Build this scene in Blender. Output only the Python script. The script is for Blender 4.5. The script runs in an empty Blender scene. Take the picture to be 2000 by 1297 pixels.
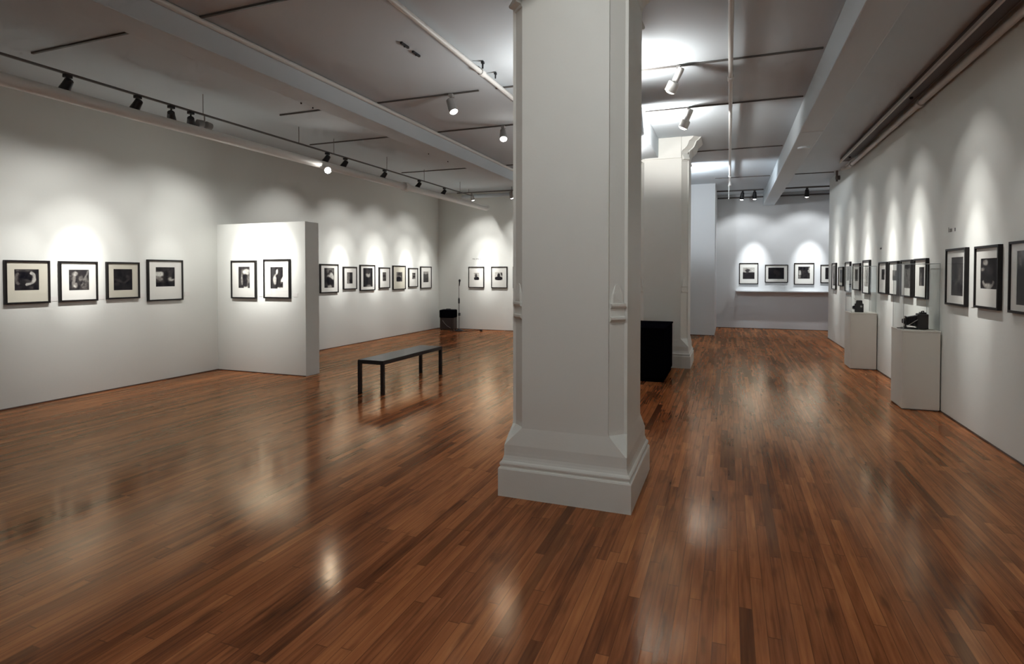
import bpy, bmesh, math, random
from mathutils import Vector, Matrix, noise

R = math.radians
scene = bpy.context.scene
COL = scene.collection
random.seed(7)

# ------------------------------------------------------------------ materials
def nodemat(name):
    m = bpy.data.materials.new(name); m.use_nodes = True
    nt = m.node_tree
    return m, nt, nt.nodes['Principled BSDF'], nt.nodes['Material Output']

def N(nt, t, **kw):
    n = nt.nodes.new(t)
    for k, v in kw.items(): setattr(n, k, v)
    return n

def math_node(nt, op, a, b=None, clamp=False):
    n = N(nt, 'ShaderNodeMath', operation=op, use_clamp=clamp)
    for i, s in enumerate((a, b)):
        if s is None: continue
        if isinstance(s, (int, float)): n.inputs[i].default_value = s
        else: nt.links.new(s, n.inputs[i])
    return n.outputs[0]

def plain(name, col, rough=.5, metal=0., spec=.5, vary=.06, scale=3., bump=0., bscale=60.):
    """paint or lacquer with a faint procedural mottling"""
    m, nt, p, o = nodemat(name)
    tc = N(nt, 'ShaderNodeTexCoord')
    nz = N(nt, 'ShaderNodeTexNoise'); nz.inputs['Scale'].default_value = scale; nz.inputs['Detail'].default_value = 3
    nt.links.new(tc.outputs['Object'], nz.inputs['Vector'])
    mx = N(nt, 'ShaderNodeMix', data_type='RGBA')
    mx.inputs[6].default_value = tuple(c*(1-vary) for c in col) + (1,)
    mx.inputs[7].default_value = tuple(min(1, c*(1+vary)) for c in col) + (1,)
    nt.links.new(nz.outputs['Fac'], mx.inputs[0])
    nt.links.new(mx.outputs[2], p.inputs['Base Color'])
    p.inputs['Roughness'].default_value = rough
    p.inputs['Metallic'].default_value = metal
    p.inputs['Specular IOR Level'].default_value = spec
    if bump:
        n2 = N(nt, 'ShaderNodeTexNoise'); n2.inputs['Scale'].default_value = bscale
        nt.links.new(tc.outputs['Object'], n2.inputs['Vector'])
        b = N(nt, 'ShaderNodeBump'); b.inputs['Strength'].default_value = bump; b.inputs['Distance'].default_value = .004
        nt.links.new(n2.outputs['Fac'], b.inputs['Height']); nt.links.new(b.outputs['Normal'], p.inputs['Normal'])
    return m

def emit(name, col, strength):
    m, nt, p, o = nodemat(name)
    p.inputs['Base Color'].default_value = (*col, 1)
    p.inputs['Emission Color'].default_value = (*col, 1)
    p.inputs['Emission Strength'].default_value = strength
    p.inputs['Roughness'].default_value = .3
    return m

def pane(name, tint=(.97, .985, .98), refl=1.0):
    """flat clear sheet: see-through with a Fresnel reflection"""
    m, nt, p, o = nodemat(name)
    nt.nodes.remove(p)
    tr = N(nt, 'ShaderNodeBsdfTransparent'); tr.inputs['Color'].default_value = (*tint, 1)
    gl = N(nt, 'ShaderNodeBsdfGlossy'); gl.inputs['Roughness'].default_value = .04
    fr = N(nt, 'ShaderNodeFresnel'); fr.inputs['IOR'].default_value = 1.45
    mx = N(nt, 'ShaderNodeMixShader')
    nt.links.new(math_node(nt, 'MULTIPLY', fr.outputs[0], refl), mx.inputs[0])
    nt.links.new(tr.outputs[0], mx.inputs[1]); nt.links.new(gl.outputs[0], mx.inputs[2])
    nt.links.new(mx.outputs[0], o.inputs['Surface'])
    return m

def floor_material():
    m, nt, p, o = nodemat('strip_oak_floor')
    L = nt.links.new
    tc = N(nt, 'ShaderNodeTexCoord'); sp = N(nt, 'ShaderNodeSeparateXYZ'); L(tc.outputs['Object'], sp.inputs[0])
    X, Y = sp.outputs[0], sp.outputs[1]
    bx = math_node(nt, 'DIVIDE', X, .057); row = math_node(nt, 'FLOOR', bx); fx = math_node(nt, 'FRACT', bx)
    w1 = N(nt, 'ShaderNodeTexWhiteNoise', noise_dimensions='1D'); L(row, w1.inputs['W'])
    by = math_node(nt, 'ADD', math_node(nt, 'DIVIDE', Y, 1.2), math_node(nt, 'MULTIPLY', w1.outputs['Value'], 17.3))
    col = math_node(nt, 'FLOOR', by); fy = math_node(nt, 'FRACT', by)
    cv = N(nt, 'ShaderNodeCombineXYZ'); L(row, cv.inputs[0]); L(col, cv.inputs[1])
    w2 = N(nt, 'ShaderNodeTexWhiteNoise', noise_dimensions='3D'); L(cv.outputs[0], w2.inputs['Vector'])
    ws = N(nt, 'ShaderNodeSeparateColor'); L(w2.outputs['Color'], ws.inputs[0])
    # grain stretched along the boards
    gv = N(nt, 'ShaderNodeCombineXYZ')
    L(math_node(nt, 'ADD', math_node(nt, 'MULTIPLY', X, 55), math_node(nt, 'MULTIPLY', w2.outputs['Value'], 90)), gv.inputs[0])
    L(math_node(nt, 'MULTIPLY', Y, 2.6), gv.inputs[1]); L(math_node(nt, 'MULTIPLY', row, 3.7), gv.inputs[2])
    g = N(nt, 'ShaderNodeTexNoise'); g.inputs['Scale'].default_value = 1; g.inputs['Detail'].default_value = 5; L(gv.outputs[0], g.inputs['Vector'])
    # wear patches
    wv = N(nt, 'ShaderNodeCombineXYZ'); L(math_node(nt, 'MULTIPLY', X, 2.2), wv.inputs[0]); L(math_node(nt, 'MULTIPLY', Y, .7), wv.inputs[1])
    wn = N(nt, 'ShaderNodeTexNoise'); wn.inputs['Scale'].default_value = 1.0; wn.inputs['Detail'].default_value = 4; L(wv.outputs[0], wn.inputs['Vector'])
    kv = N(nt, 'ShaderNodeCombineXYZ'); L(math_node(nt, 'MULTIPLY', X, 16), kv.inputs[0]); L(math_node(nt, 'MULTIPLY', Y, 3.2), kv.inputs[1])
    kn = N(nt, 'ShaderNodeTexNoise'); kn.inputs['Scale'].default_value = 1.0; kn.inputs['Detail'].default_value = 2; L(kv.outputs[0], kn.inputs['Vector'])
    t = math_node(nt, 'ADD', math_node(nt, 'ADD', math_node(nt, 'MULTIPLY', ws.outputs[0], .32), .05), math_node(nt, 'MULTIPLY', math_node(nt, 'SUBTRACT', math_node(nt, 'MULTIPLY', g.outputs['Fac'], 1.35), .175), .52))
    t = math_node(nt, 'ADD', t, math_node(nt, 'MULTIPLY', math_node(nt, 'SUBTRACT', wn.outputs['Fac'], .5), .85))
    rp = N(nt, 'ShaderNodeValToRGB'); L(t, rp.inputs[0])
    e = rp.color_ramp.elements
    e[0].position = .08; e[0].color = (.078, .023, .011, 1)
    e[1].position = .95; e[1].color = (.62, .240, .088, 1)
    a = e.new(.32); a.color = (.225, .069, .027, 1)
    a = e.new(.58); a.color = (.395, .135, .050, 1)
    # dark stained boards and knots
    dk = math_node(nt, 'GREATER_THAN', ws.outputs[1], .93)
    dk = math_node(nt, 'MULTIPLY', dk, .5)
    ks = N(nt, 'ShaderNodeMapRange'); L(kn.outputs['Fac'], ks.inputs[0]); ks.inputs[1].default_value = .58; ks.inputs[2].default_value = .74; ks.inputs[3].default_value = 0; ks.inputs[4].default_value = .5
    dk = math_node(nt, 'MAXIMUM', dk, ks.outputs[0])
    # seams
    ex = math_node(nt, 'MINIMUM', fx, math_node(nt, 'SUBTRACT', 1.0, fx))
    sx = N(nt, 'ShaderNodeMapRange'); L(ex, sx.inputs[0]); sx.inputs[1].default_value = .0; sx.inputs[2].default_value = .05; sx.inputs[3].default_value = .65; sx.inputs[4].default_value = 0
    ey = math_node(nt, 'MINIMUM', fy, math_node(nt, 'SUBTRACT', 1.0, fy))
    sy = N(nt, 'ShaderNodeMapRange'); L(ey, sy.inputs[0]); sy.inputs[1].default_value = .0; sy.inputs[2].default_value = .004; sy.inputs[3].default_value = .6; sy.inputs[4].default_value = 0
    seam = math_node(nt, 'MAXIMUM', sx.outputs[0], sy.outputs[0])
    dk = math_node(nt, 'MAXIMUM', dk, seam)
    mx = N(nt, 'ShaderNodeMix', data_type='RGBA'); L(dk, mx.inputs[0]); L(rp.outputs[0], mx.inputs[6]); mx.inputs[7].default_value = (.040, .014, .009, 1)
    rn = N(nt, 'ShaderNodeMapRange'); L(wn.outputs['Fac'], rn.inputs[0]); rn.inputs[1].default_value = .3; rn.inputs[2].default_value = .7; rn.inputs[3].default_value = FLOOR_ROUGH[0]; rn.inputs[4].default_value = FLOOR_ROUGH[1]
    # slight cupping of each board plus ripple of the varnish
    hv = math_node(nt, 'ADD', math_node(nt, 'MULTIPLY', g.outputs['Fac'], .08), math_node(nt, 'MULTIPLY', ws.outputs[2], .06))
    hv = math_node(nt, 'SUBTRACT', hv, math_node(nt, 'MULTIPLY', seam, .25))
    rv = N(nt, 'ShaderNodeTexNoise'); rv.inputs['Scale'].default_value = 7; rv.inputs['Detail'].default_value = 2; L(tc.outputs['Object'], rv.inputs['Vector'])
    hv = math_node(nt, 'ADD', hv, math_node(nt, 'MULTIPLY', rv.outputs['Fac'], 1.6))
    b = N(nt, 'ShaderNodeBump'); b.inputs['Strength'].default_value = .05; b.inputs['Distance'].default_value = .006
    L(hv, b.inputs['Height'])
    # amber varnish over the wood: diffuse boards plus a tinted reflection that levels off at grazing angles
    nt.nodes.remove(p)
    df = N(nt, 'ShaderNodeBsdfDiffuse'); L(mx.outputs[2], df.inputs['Color']); L(b.outputs['Normal'], df.inputs['Normal'])
    gl = N(nt, 'ShaderNodeBsdfGlossy'); gl.inputs['Color'].default_value = (1, .79, .57, 1)
    L(rn.outputs[0], gl.inputs['Roughness']); L(b.outputs['Normal'], gl.inputs['Normal'])
    fr = N(nt, 'ShaderNodeFresnel'); fr.inputs['IOR'].default_value = 1.42; L(b.outputs['Normal'], fr.inputs['Normal'])
    fac = math_node(nt, 'MINIMUM', math_node(nt, 'MULTIPLY', fr.outputs[0], 1.0), .34)
    ms = N(nt, 'ShaderNodeMixShader'); L(fac, ms.inputs[0]); L(df.outputs[0], ms.inputs[1]); L(gl.outputs[0], ms.inputs[2])
    L(ms.outputs[0], o.inputs['Surface'])
    return m

FLOOR_ROUGH = (.11, .18)
M = {}
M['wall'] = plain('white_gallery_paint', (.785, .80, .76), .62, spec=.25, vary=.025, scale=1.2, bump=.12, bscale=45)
M['wall_cool_lit'] = plain('cool_lit_white_paint', (.70, .72, .73), .62, spec=.25, vary=.025, scale=1.2, bump=.1, bscale=45)  # wall white with the alcove's cool light put into the colour
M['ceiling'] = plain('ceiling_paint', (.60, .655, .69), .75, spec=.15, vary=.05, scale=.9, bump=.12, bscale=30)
M['column'] = plain('column_paint', (.80, .80, .755), .5, spec=.3, vary=.03, scale=2, bump=.1, bscale=50)
M['floor'] = floor_material()
M['base'] = plain('brown_shoe_moulding', (.06, .032, .022), .45, vary=.2, scale=9)
M['pipe'] = plain('white_pipe_paint', (.72, .71, .68), .45, vary=.04)
M['track'] = plain('dark_track', (.10, .092, .086), .5, vary=.1)
M['trackgrey'] = plain('grey_conduit', (.16, .15, .145), .5, vary=.1)
M['black'] = plain('satin_black', (.010, .010, .013), .38, vary=.15)
M['blackmat'] = plain('matt_black', (.003, .003, .005), .8, spec=0., vary=.15)
M['white'] = plain('white_enamel', (.74, .73, .70), .35, vary=.03)
M['greyfit'] = plain('grey_enamel', (.28, .27, .26), .5, vary=.05)
M['frame'] = plain('black_wood_moulding', (.012, .010, .010), .42, spec=.25, vary=.25, scale=14)
M['mat'] = plain('white_mat_board', (.80, .79, .75), .85, spec=.1, vary=.015)
M['matcream'] = plain('cream_mat_board', (.70, .67, .57), .85, spec=.1, vary=.02)
M['bulb'] = emit('lit_bulb', (1, .97, .92), 14)
M['glare'] = emit('lit_bulb_facing_room', (1, .97, .90), 100)
M['dimbulb'] = emit('reflector_rim', (1, .97, .92), 2.2)
M['benchtop'] = plain('dark_lacquered_top', (.026, .020, .022), .30, spec=.2, vary=.2, scale=8)
M['plinth'] = plain('pedestal_paint', (.74, .715, .65), .55, spec=.3, vary=.03, scale=3)
M['acrylic'] = pane('clear_acrylic', (.975, .985, .98), .32)
M['edge'] = plain('acrylic_edge', (.33, .36, .36), .2, vary=.05)
M['glazing'] = pane('picture_glazing', (.99, .995, .99), .16)
M['leather'] = plain('black_leatherette', (.016, .015, .018), .5, vary=.3, scale=60, bump=.3, bscale=300)
M['chrome'] = plain('worn_nickel', (.42, .41, .40), .3, metal=1, vary=.1)
M['brown'] = plain('dark_brown_vinyl', (.045, .026, .020), .55, vary=.25, scale=30)
M['grille'] = plain('speaker_cloth', (.035, .024, .022), .8, vary=.35, scale=120)
M['lens'] = plain('lens_glass', (.02, .02, .03), .05, spec=.8, vary=.1)
M['card'] = plain('title_card', (.78, .77, .74), .7, vary=.01)
M['ink'] = plain('grey_vinyl_letters', (.10, .095, .09), .6, vary=.05)
M['trough'] = plain('purple_grey_paint', (.13, .12, .125), .6, vary=.1)

def print_mat():
    m, nt, p, o = nodemat('silver_gelatin_print')
    at = N(nt, 'ShaderNodeAttribute'); at.attribute_name = 'tone'
    tc = N(nt, 'ShaderNodeTexCoord')
    nz = N(nt, 'ShaderNodeTexNoise'); nz.inputs['Scale'].default_value = 35; nz.inputs['Detail'].default_value = 3
    nt.links.new(tc.outputs['Object'], nz.inputs['Vector'])
    v = math_node(nt, 'MULTIPLY', at.outputs['Fac'], math_node(nt, 'ADD', .72, math_node(nt, 'MULTIPLY', nz.outputs['Fac'], .56)), True)
    rp = N(nt, 'ShaderNodeValToRGB'); nt.links.new(v, rp.inputs[0])
    e = rp.color_ramp.elements
    e[0].color = (.007, .007, .011, 1); e[1].color = (.80, .79, .74, 1)
    a = e.new(.35); a.color = (.058, .052, .052, 1)
    a = e.new(.65); a.color = (.27, .255, .235, 1)
    nt.links.new(rp.outputs[0], p.inputs['Base Color'])
    p.inputs['Roughness'].default_value = .5
    p.inputs['Specular IOR Level'].default_value = .04
    return m
M['print'] = print_mat()

# ------------------------------------------------------------------ mesh helpers
def add_box(bm, lo, hi, bevel=0.):
    r = bmesh.ops.create_cube(bm, size=1)
    lo, hi = Vector(lo), Vector(hi)
    c = (lo+hi)/2; s = hi-lo
    for v in r['verts']: v.co = Vector((v.co.x*s.x, v.co.y*s.y, v.co.z*s.z)) + c
    if bevel:
        es = list({e for v in r['verts'] for e in v.link_edges})
        bmesh.ops.bevel(bm, geom=es, offset=bevel, segments=2, affect='EDGES', profile=.6)

def frame_from(d):
    d = Vector(d).normalized()
    a = Vector((0, 0, 1)) if abs(d.z) < .95 else Vector((1, 0, 0))
    u = d.cross(a).normalized(); w = u.cross(d)
    return u, w

def add_lathe(bm, p0, d, prof, seg=20, cap0=True, cap1=True):
    """prof: list of (distance along d, radius)"""
    p0 = Vector(p0); d = Vector(d).normalized(); u, w = frame_from(d)
    rings = []
    for t, r in prof:
        rings.append([bm.verts.new(p0 + d*t + (u*math.cos(2*math.pi*k/seg) + w*math.sin(2*math.pi*k/seg))*max(r, 1e-4)) for k in range(seg)])
    for a, b in zip(rings, rings[1:]):
        for k in range(seg):
            bm.faces.new((a[k], a[(k+1) % seg], b[(k+1) % seg], b[k]))
    if cap0: bm.faces.new(list(reversed(rings[0])))
    if cap1: bm.faces.new(rings[-1])

def add_cyl(bm, a, b, r0, r1=None, seg=16):
    a, b = Vector(a), Vector(b)
    add_lathe(bm, a, b-a, [(0, r0), ((b-a).length, r0 if r1 is None else r1)], seg)

def add_tube(bm, pts, r, seg=10):
    pts = [Vector(p) for p in pts]
    rings = []
    u = None
    for i, p in enumerate(pts):
        d = (pts[min(i+1, len(pts)-1)] - pts[max(i-1, 0)]).normalized()
        if u is None: u, w = frame_from(d)
        else:
            u = (u - d*u.dot(d)).normalized(); w = u.cross(d)
        rings.append([bm.verts.new(p + (u*math.cos(2*math.pi*k/seg) + w*math.sin(2*math.pi*k/seg))*r) for k in range(seg)])
    for a, b in zip(rings, rings[1:]):
        for k in range(seg): bm.faces.new((a[k], a[(k+1) % seg], b[(k+1) % seg], b[k]))
    bm.faces.new(list(reversed(rings[0]))); bm.faces.new(rings[-1])

def add_loft(bm, rings, cap=True):
    rs = [[bm.verts.new(Vector(p)) for p in r] for r in rings]
    n = len(rs[0])
    for a, b in zip(rs, rs[1:]):
        for k in range(n): bm.faces.new((a[k], a[(k+1) % n], b[(k+1) % n], b[k]))
    if cap:
        bm.faces.new(list(reversed(rs[0]))); bm.faces.new(rs[-1])

def add_ring_slab(bm, x0, x1, z0, z1, ix0, ix1, iz0, iz1, y0, y1, bevel=0.):
    """rectangular ring in the XZ plane, y0 = front, y1 = back (front is the smaller y)"""
    O = [(x0, z0), (x1, z0), (x1, z1), (x0, z1)]; I = [(ix0, iz0), (ix1, iz0), (ix1, iz1), (ix0, iz1)]
    V = lambda P, y: [bm.verts.new((a, y, b)) for a, b in P]
    of, jf, ob, jb = V(O, y0), V(I, y0), V(O, y1), V(I, y1)
    for k in range(4):
        l = (k+1) % 4
        bm.faces.new((of[k], of[l], jf[l], jf[k])); bm.faces.new((ob[l], ob[k], jb[k], jb[l]))
        bm.faces.new((of[l], of[k], ob[k], ob[l])); bm.faces.new((jf[k], jf[l], jb[l], jb[k]))
    if bevel:
        es = [e for e in bm.edges if all(abs(v.co.y-y0) < 1e-6 for v in e.verts) and (set(e.verts) & set(of)) and not (set(e.verts) & set(jf))]
        bmesh.ops.bevel(bm, geom=es, offset=bevel, segments=2, affect='EDGES', profile=.5)

def obj(name, bm, mat, parent=None, loc=None, smooth=False):
    bmesh.ops.recalc_face_normals(bm, faces=bm.faces[:])
    me = bpy.data.meshes.new(name); bm.to_mesh(me); bm.free()
    me.materials.append(mat)
    if smooth:
        for p in me.polygons: p.use_smooth = True
        try: me.set_sharp_from_angle(angle=R(38))
        except Exception: pass
    o = bpy.data.objects.new(name, me); COL.objects.link(o)
    if parent: o.parent = parent
    if loc: o.location = loc
    return o

def tag(o, label, cat, group=None):
    o['label'] = label; o['category'] = cat
    if group: o['group'] = group
    return o

def thing(name, label, cat, loc=(0, 0, 0), rotz=0., group=None):
    o = bpy.data.objects.new(name, None); COL.objects.link(o)
    o.empty_display_size = .1
    o.location = loc; o.rotation_euler = (0, 0, rotz)
    return tag(o, label, cat, group)

def struct(name, bm, mat, parent=None, **k):
    o = obj(name, bm, mat, parent, **k)
    if parent is None: o['kind'] = 'structure'
    return o

def box_struct(name, lo, hi, mat, bevel=0.):
    bm = bmesh.new(); add_box(bm, lo, hi, bevel)
    return struct(name, bm, mat)

# ------------------------------------------------------------------ room shell
XL, XR, CEIL = -7.93, 2.30, 3.90
YN, YBL, YBA = -3.6, 14.85, 18.0          # wall behind the viewer, left far wall, alcove far wall
box_struct('floor', (XL-.2, YN-.2, -.12), (5.0, YBA+.3, 0), M['floor'])
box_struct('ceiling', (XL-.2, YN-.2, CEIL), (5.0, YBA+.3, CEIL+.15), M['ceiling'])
box_struct('wall_left', (XL-.15, YN-.15, 0), (XL, YBL+.15, CEIL), M['wall'])
box_struct('wall_right', (XR, YN-.15, 0), (XR+.16, 16.0, CEIL), M['wall'])
box_struct('wall_back', (XL-.15, YBL, 0), (-1.62, YBL+.15, CEIL), M['wall'])
box_struct('wall_alcove_left', (-1.62, 15.55, 0), (-.345, YBA+.05, CEIL), M['wall_cool_lit'])
box_struct('wall_alcove_back', (-.345, YBA, 0), (5.0, YBA+.15, CEIL), M['wall_cool_lit'])
box_struct('wall_alcove_right', (4.7, 16.0, 0), (4.85, YBA, CEIL), M['wall_cool_lit'])
box_struct('wall_alcove_front', (XR+.16, 15.85, 0), (4.85, 16.0, CEIL), M['wall_cool_lit'])
box_struct('wall_near', (XL-.15, YN-.15, 0), (XR+.16, YN, CEIL), M['wall'])
bm = bmesh.new(); add_box(bm, (-1.64, YBL+.10, 0), (-1.50, 15.56, CEIL)); struct('wall_return', bm, M['wall'])
bm = bmesh.new(); add_box(bm, (XL, 7.13, 0), (-6.12, 7.44, 2.405), .004); struct('wall_partition', bm, M['wall'])

def baseboard(name, a, b, n, h=.013, t=.008):
    a, b, n = Vector(a), Vector(b), Vector(n)
    bm = bmesh.new()
    P = [(0, 0), (t, 0), (t, h*.5), (t*.5, h), (0, h)]
    add_loft(bm, [[tuple(q + n*x + Vector((0, 0, z))) for x, z in P] for q in (a, b)])
    struct(name, bm, M['base'])
baseboard('baseboard_left', (XL, YN, 0), (XL, 7.13, 0), (1, 0, 0))
baseboard('baseboard_left_far', (XL, 7.44, 0), (XL, YBL, 0), (1, 0, 0))
baseboard('baseboard_back', (XL, YBL, 0), (-1.64, YBL, 0), (0, -1, 0))
baseboard('baseboard_right', (XR, YN, 0), (XR, 16.0, 0), (-1, 0, 0))
baseboard('baseboard_partition', (XL, 7.13, 0), (-6.12, 7.13, 0), (0, -1, 0), .012, .006)
baseboard('baseboard_alcove', (-.345, YBA, 0), (4.7, YBA, 0), (0, -1, 0))
baseboard('baseboard_alcove_left', (-1.5, 15.55, 0), (-.345, 15.55, 0), (0, -1, 0), .012, .006)

# beams and girder
def beam(name, x0, x1, zb, y0, y1):
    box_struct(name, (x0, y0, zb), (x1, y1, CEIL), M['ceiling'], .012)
beam('beam_left', -4.80, -4.47, 3.64, YN, YBL)
beam('beam_right', .90, 1.20, 3.55, YN, YBA)
beam('beam_girder', -1.47, -1.14, 3.57, YN, 15.55)
bm = bmesh.new(); add_tube(bm, [(-4.455, YN+.02, 3.868), (-4.455, YBL-.02, 3.868)], .028)
tag(obj('ceiling_pipe', bm, M['pipe'], smooth=True), 'slim white pipe along the top edge of the long left ceiling beam', 'pipe')

# ------------------------------------------------------------------ columns
def plan(hx, hy, c, n):
    """square plan with notched and chamfered corners, 16 points"""
    pts = []
    for sx, sy in ((1, -1), (1, 1), (-1, 1), (-1, -1)):
        A = [(sx*(hx-c), sy*hy), (sx*(hx-c), sy*(hy-n)), (sx*(hx-n), sy*(hy-c)), (sx*hx, sy*(hy-c))]
        if (sx*sy) > 0: A.reverse()
        pts += A
    return pts

def column(cy, label):
    t = thing('column', label, 'column', (-1.07, cy, 0)); t['kind'] = 'structure'
    ring = lambda hx, hy, c, n, z: [(x, y, z) for x, y in plan(hx, hy, c, n)]
    e = .0008
    bm = bmesh.new()
    add_loft(bm, [ring(h, h, e, e*.5, z) for h, z in ((.475, 0), (.475, .196), (.470, .206), (.462, .209), (.462, .218), (.466, .226), (.466, .236),
                                                  (.460, .246), (.452, .254), (.446, .270), (.441, .290), (.440, .315), (.440, .345))])
    obj('base', bm, M['column'], t)
    bm = bmesh.new()
    add_loft(bm, [ring(.440, .440, e, e*.5, .345), ring(.440, .440, .006, .001, .365), ring(.432, .432, .05, .010, .42), ring(.421, .421, .108, .022, .49), ring(.42, .42, .11, .022, .52),
                  ring(.42, .42, .11, .022, 3.66)])
    obj('shaft', bm, M['column'], t)
    # flared capital on the two aisle sides
    bm = bmesh.new()
    add_loft(bm, [ring(.42+d, .42, .11, .022, z) for d, z in ((0, 3.62), (.012, 3.665), (.032, 3.69), (.055, 3.70), (.062, 3.715), (.085, 3.735), (.10, 3.765), (.112, 3.80), (.118, 3.825), (.14, 3.84), (.17, 3.865), (.195, 3.899))])
    obj('capital', bm, M['column'], t)
    for sy in (-1, 1):
        bm = bmesh.new()
        y0, y1 = sorted((sy*.415, sy*.436))
        add_box(bm, (-.305, y0, 3.545), (.305, y1, 3.899), .006)
        obj('frieze', bm, M['column'], t)
    # bands and little gables on the chamfered corners
    for sx in (-1, 1):
        for sy in (-1, 1):
            n = Vector((sx, sy, 0)).normalized(); tt = Vector((-sy*1., sx*1., 0)).normalized()
            c0 = Vector((sx*(.42-.066), sy*(.42-.066), 0))
            W = .052
            def prism(bm, prof, w=W):
                add_loft(bm, [[tuple(c0 + n*d + tt*s*w + Vector((0, 0, z))) for d, z in prof] for s in (-1, 1)])
            bm = bmesh.new()
            prism(bm, [(-.02, 1.262), (.005, 1.268), (.022, 1.285), (.022, 1.300), (.008, 1.306), (.008, 1.362), (.020, 1.366), (.026, 1.378), (.026, 1.392), (-.02, 1.40)], .058)
            # gable
            g = [(-.052, 1.392), (.052, 1.392), (.045, 1.46), (.022, 1.515), (0, 1.528), (-.022, 1.515), (-.045, 1.46)]
            add_loft(bm, [[tuple(c0 + n*(-.015) + tt*s + Vector((0, 0, z))) for s, z in g], [tuple(c0 + n*.016*(1 if z < 1.5 else .4) + tt*s*.8 + Vector((0, 0, z))) for s, z in g]])
            obj('corner_band', bm, M['column'], t)
            bm = bmesh.new()
            prism(bm, [(-.02, 3.49), (.012, 3.497), (.016, 3.512), (.055, 3.522), (.058, 3.536), (.02, 3.60), (.0, 3.64), (-.02, 3.65)], .060)
            obj('necking_band', bm, M['column'], t)
    return t
column(4.26, 'large white square column with chamfered corners standing in the middle of the room')
column(10.47, 'white square column farther back, behind the black cabinet')

# ------------------------------------------------------------------ pipes, conduits, tracks
def pipe(label, pts, r, cat='pipe', mat='pipe', couplings=(), name='ceiling_pipe'):
    t = thing(name, label, cat, pts[0])
    o = Vector(pts[0])
    bm = bmesh.new(); add_tube(bm, [Vector(p)-o for p in pts], r, 14)
    obj('run', bm, M[mat], t, smooth=True)
    for c, d, l in couplings:
        bm = bmesh.new(); c = Vector(c)-o; d = Vector(d)
        add_cyl(bm, c-d*l/2, c+d*l/2, r*1.45, seg=14)
        obj('coupling', bm, M[mat], t, smooth=True)
    return t
# white pipe running straight away over the right aisle, with its drop at the far end
pipe('white pipe running straight back over the right aisle with a thin drop at its end',
     [(.0, YN+.05, 3.835), (.0, 14.55, 3.835), (.0, 14.62, 3.815), (0, 14.66, 3.77), (0, 14.66, 3.70)], .024,
     couplings=[((.0, 7.05, 3.835), (0, 1, 0), .12), ((0, 14.1, 3.835), (0, 1, 0), .10), ((0, 14.66, 3.72), (0, 0, 1), .05)])
bm = bmesh.new(); add_cyl(bm, (-.02, 14.66, 3.70), (-.02, 14.66, 3.37), .010, seg=8); add_cyl(bm, (-.02, 14.66, 3.705), (-.02, 14.66, 3.68), .02, seg=10)
tag(obj('hanging_rod', bm, M['pipe'], smooth=True), 'thin white rod hanging from the end of the right aisle pipe', 'rod')
pipe('white ceiling pipe slanting in view between large column and left beam', [(-2.60, YN+.05, 3.84), (-2.60, YBL-.05, 3.84)], .026,
     couplings=[((-2.60, 5.9, 3.84), (0, 1, 0), .09)])
pipe('thick pale pipe hung under the black spotlight track', [(-6.20, YN+.05, 3.368), (-6.20, 14.35, 3.368), (-6.20, 14.42, 3.385), (-6.20, 14.45, 3.43)], .062,
     couplings=[((-6.20, 10.2, 3.368), (0, 1, 0), .14)])
# pipe and trough high on the right wall
pipe('white pipe along the top of the right wall with an elbow at its end',
     [(2.235, YN+.05, 3.745), (2.235, 12.95, 3.745), (2.235, 13.08, 3.73), (2.20, 13.16, 3.72), (2.10, 13.2, 3.715)], .036,
     couplings=[((2.235, 8.6, 3.745), (0, 1, 0), .1), ((2.235, 12.9, 3.745), (0, 1, 0), .09)])
t = thing('cable_trough', 'long dark trough under the ceiling beside the right wall pipe', 'trough', (2.13, 13.0, 3.79))
bm = bmesh.new(); add_box(bm, (-.075, YN+.1-13.0, .03), (.075, 0, .105), .004); obj('channel', bm, M['trough'], t)
bm = bmesh.new(); add_box(bm, (-.095, YN+.1-13.0, .0), (-.070, .02, .045), .004); obj('edge_rail', bm, M['pipe'], t, )
for y in (8.57, 12.5):
    bm = bmesh.new(); add_lathe(bm, (.0, y-13.0, .03), (0, 0, -1), [(0, .022), (.02, .022), (.028, .012)], 12); obj('knob', bm, M['black'], t, smooth=True)
bm = bmesh.new(); add_tube(bm, [(2.24, 14.60, 3.905), (2.24, 14.60, 3.66)], .022); add_lathe(bm, (2.305, 14.60, 3.74), (-1, 0, 0), [(0, .05), (.05, .05), (.06, .04), (.09, .04), (.09, 0)], 18)
tag(obj('pipe_elbow', bm, M['trackgrey'], smooth=True), 'grey pipe tee at the top of the right wall where the far ceiling track ends', 'pipe fitting')

def track(y, segs, label, z0=3.882):
    t = thing('lighting_track', label, 'lighting track', (segs[0][0], y, z0))
    for a, b in segs:
        bm = bmesh.new(); add_box(bm, (a-segs[0][0], -.012, 0), (b-segs[0][0], .012, CEIL-z0), .003)
        obj('rail', bm, M['track'], t)
    return t
track(3.84, [(-6.8, -4.82), (-4.44, -1.5)], 'dark ceiling track crossing the ceiling nearest the viewer, left of the column')
track(6.60, [(-6.1, -4.82), (-4.44, -2.95), (-2.72, -1.48)], 'dark ceiling track left of the girder carrying the nearer white spotlight')
track(6.60, [(-1.13, .88)], 'dark ceiling track over the right aisle carrying the nearer white spotlight')
track(8.30, [(-7.0, -4.82), (-4.44, -1.48)], 'dark ceiling track left of the girder carrying the farther white spotlight')
track(8.30, [(-1.13, .88)], 'dark ceiling track over the right aisle carrying the farther white spotlight')
track(11.35, [(-7.0, -4.82), (-4.44, -1.48)], 'thin dark ceiling track crossing above the far end of the left bay')
track(11.35, [(-1.0, .88)], 'thin dark ceiling track over the right aisle beyond the second column')
track(14.72, [(-.33, .88), (1.22, 2.2)], 'dark ceiling track over the right aisle that ends at the grey pipe tee')

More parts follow.
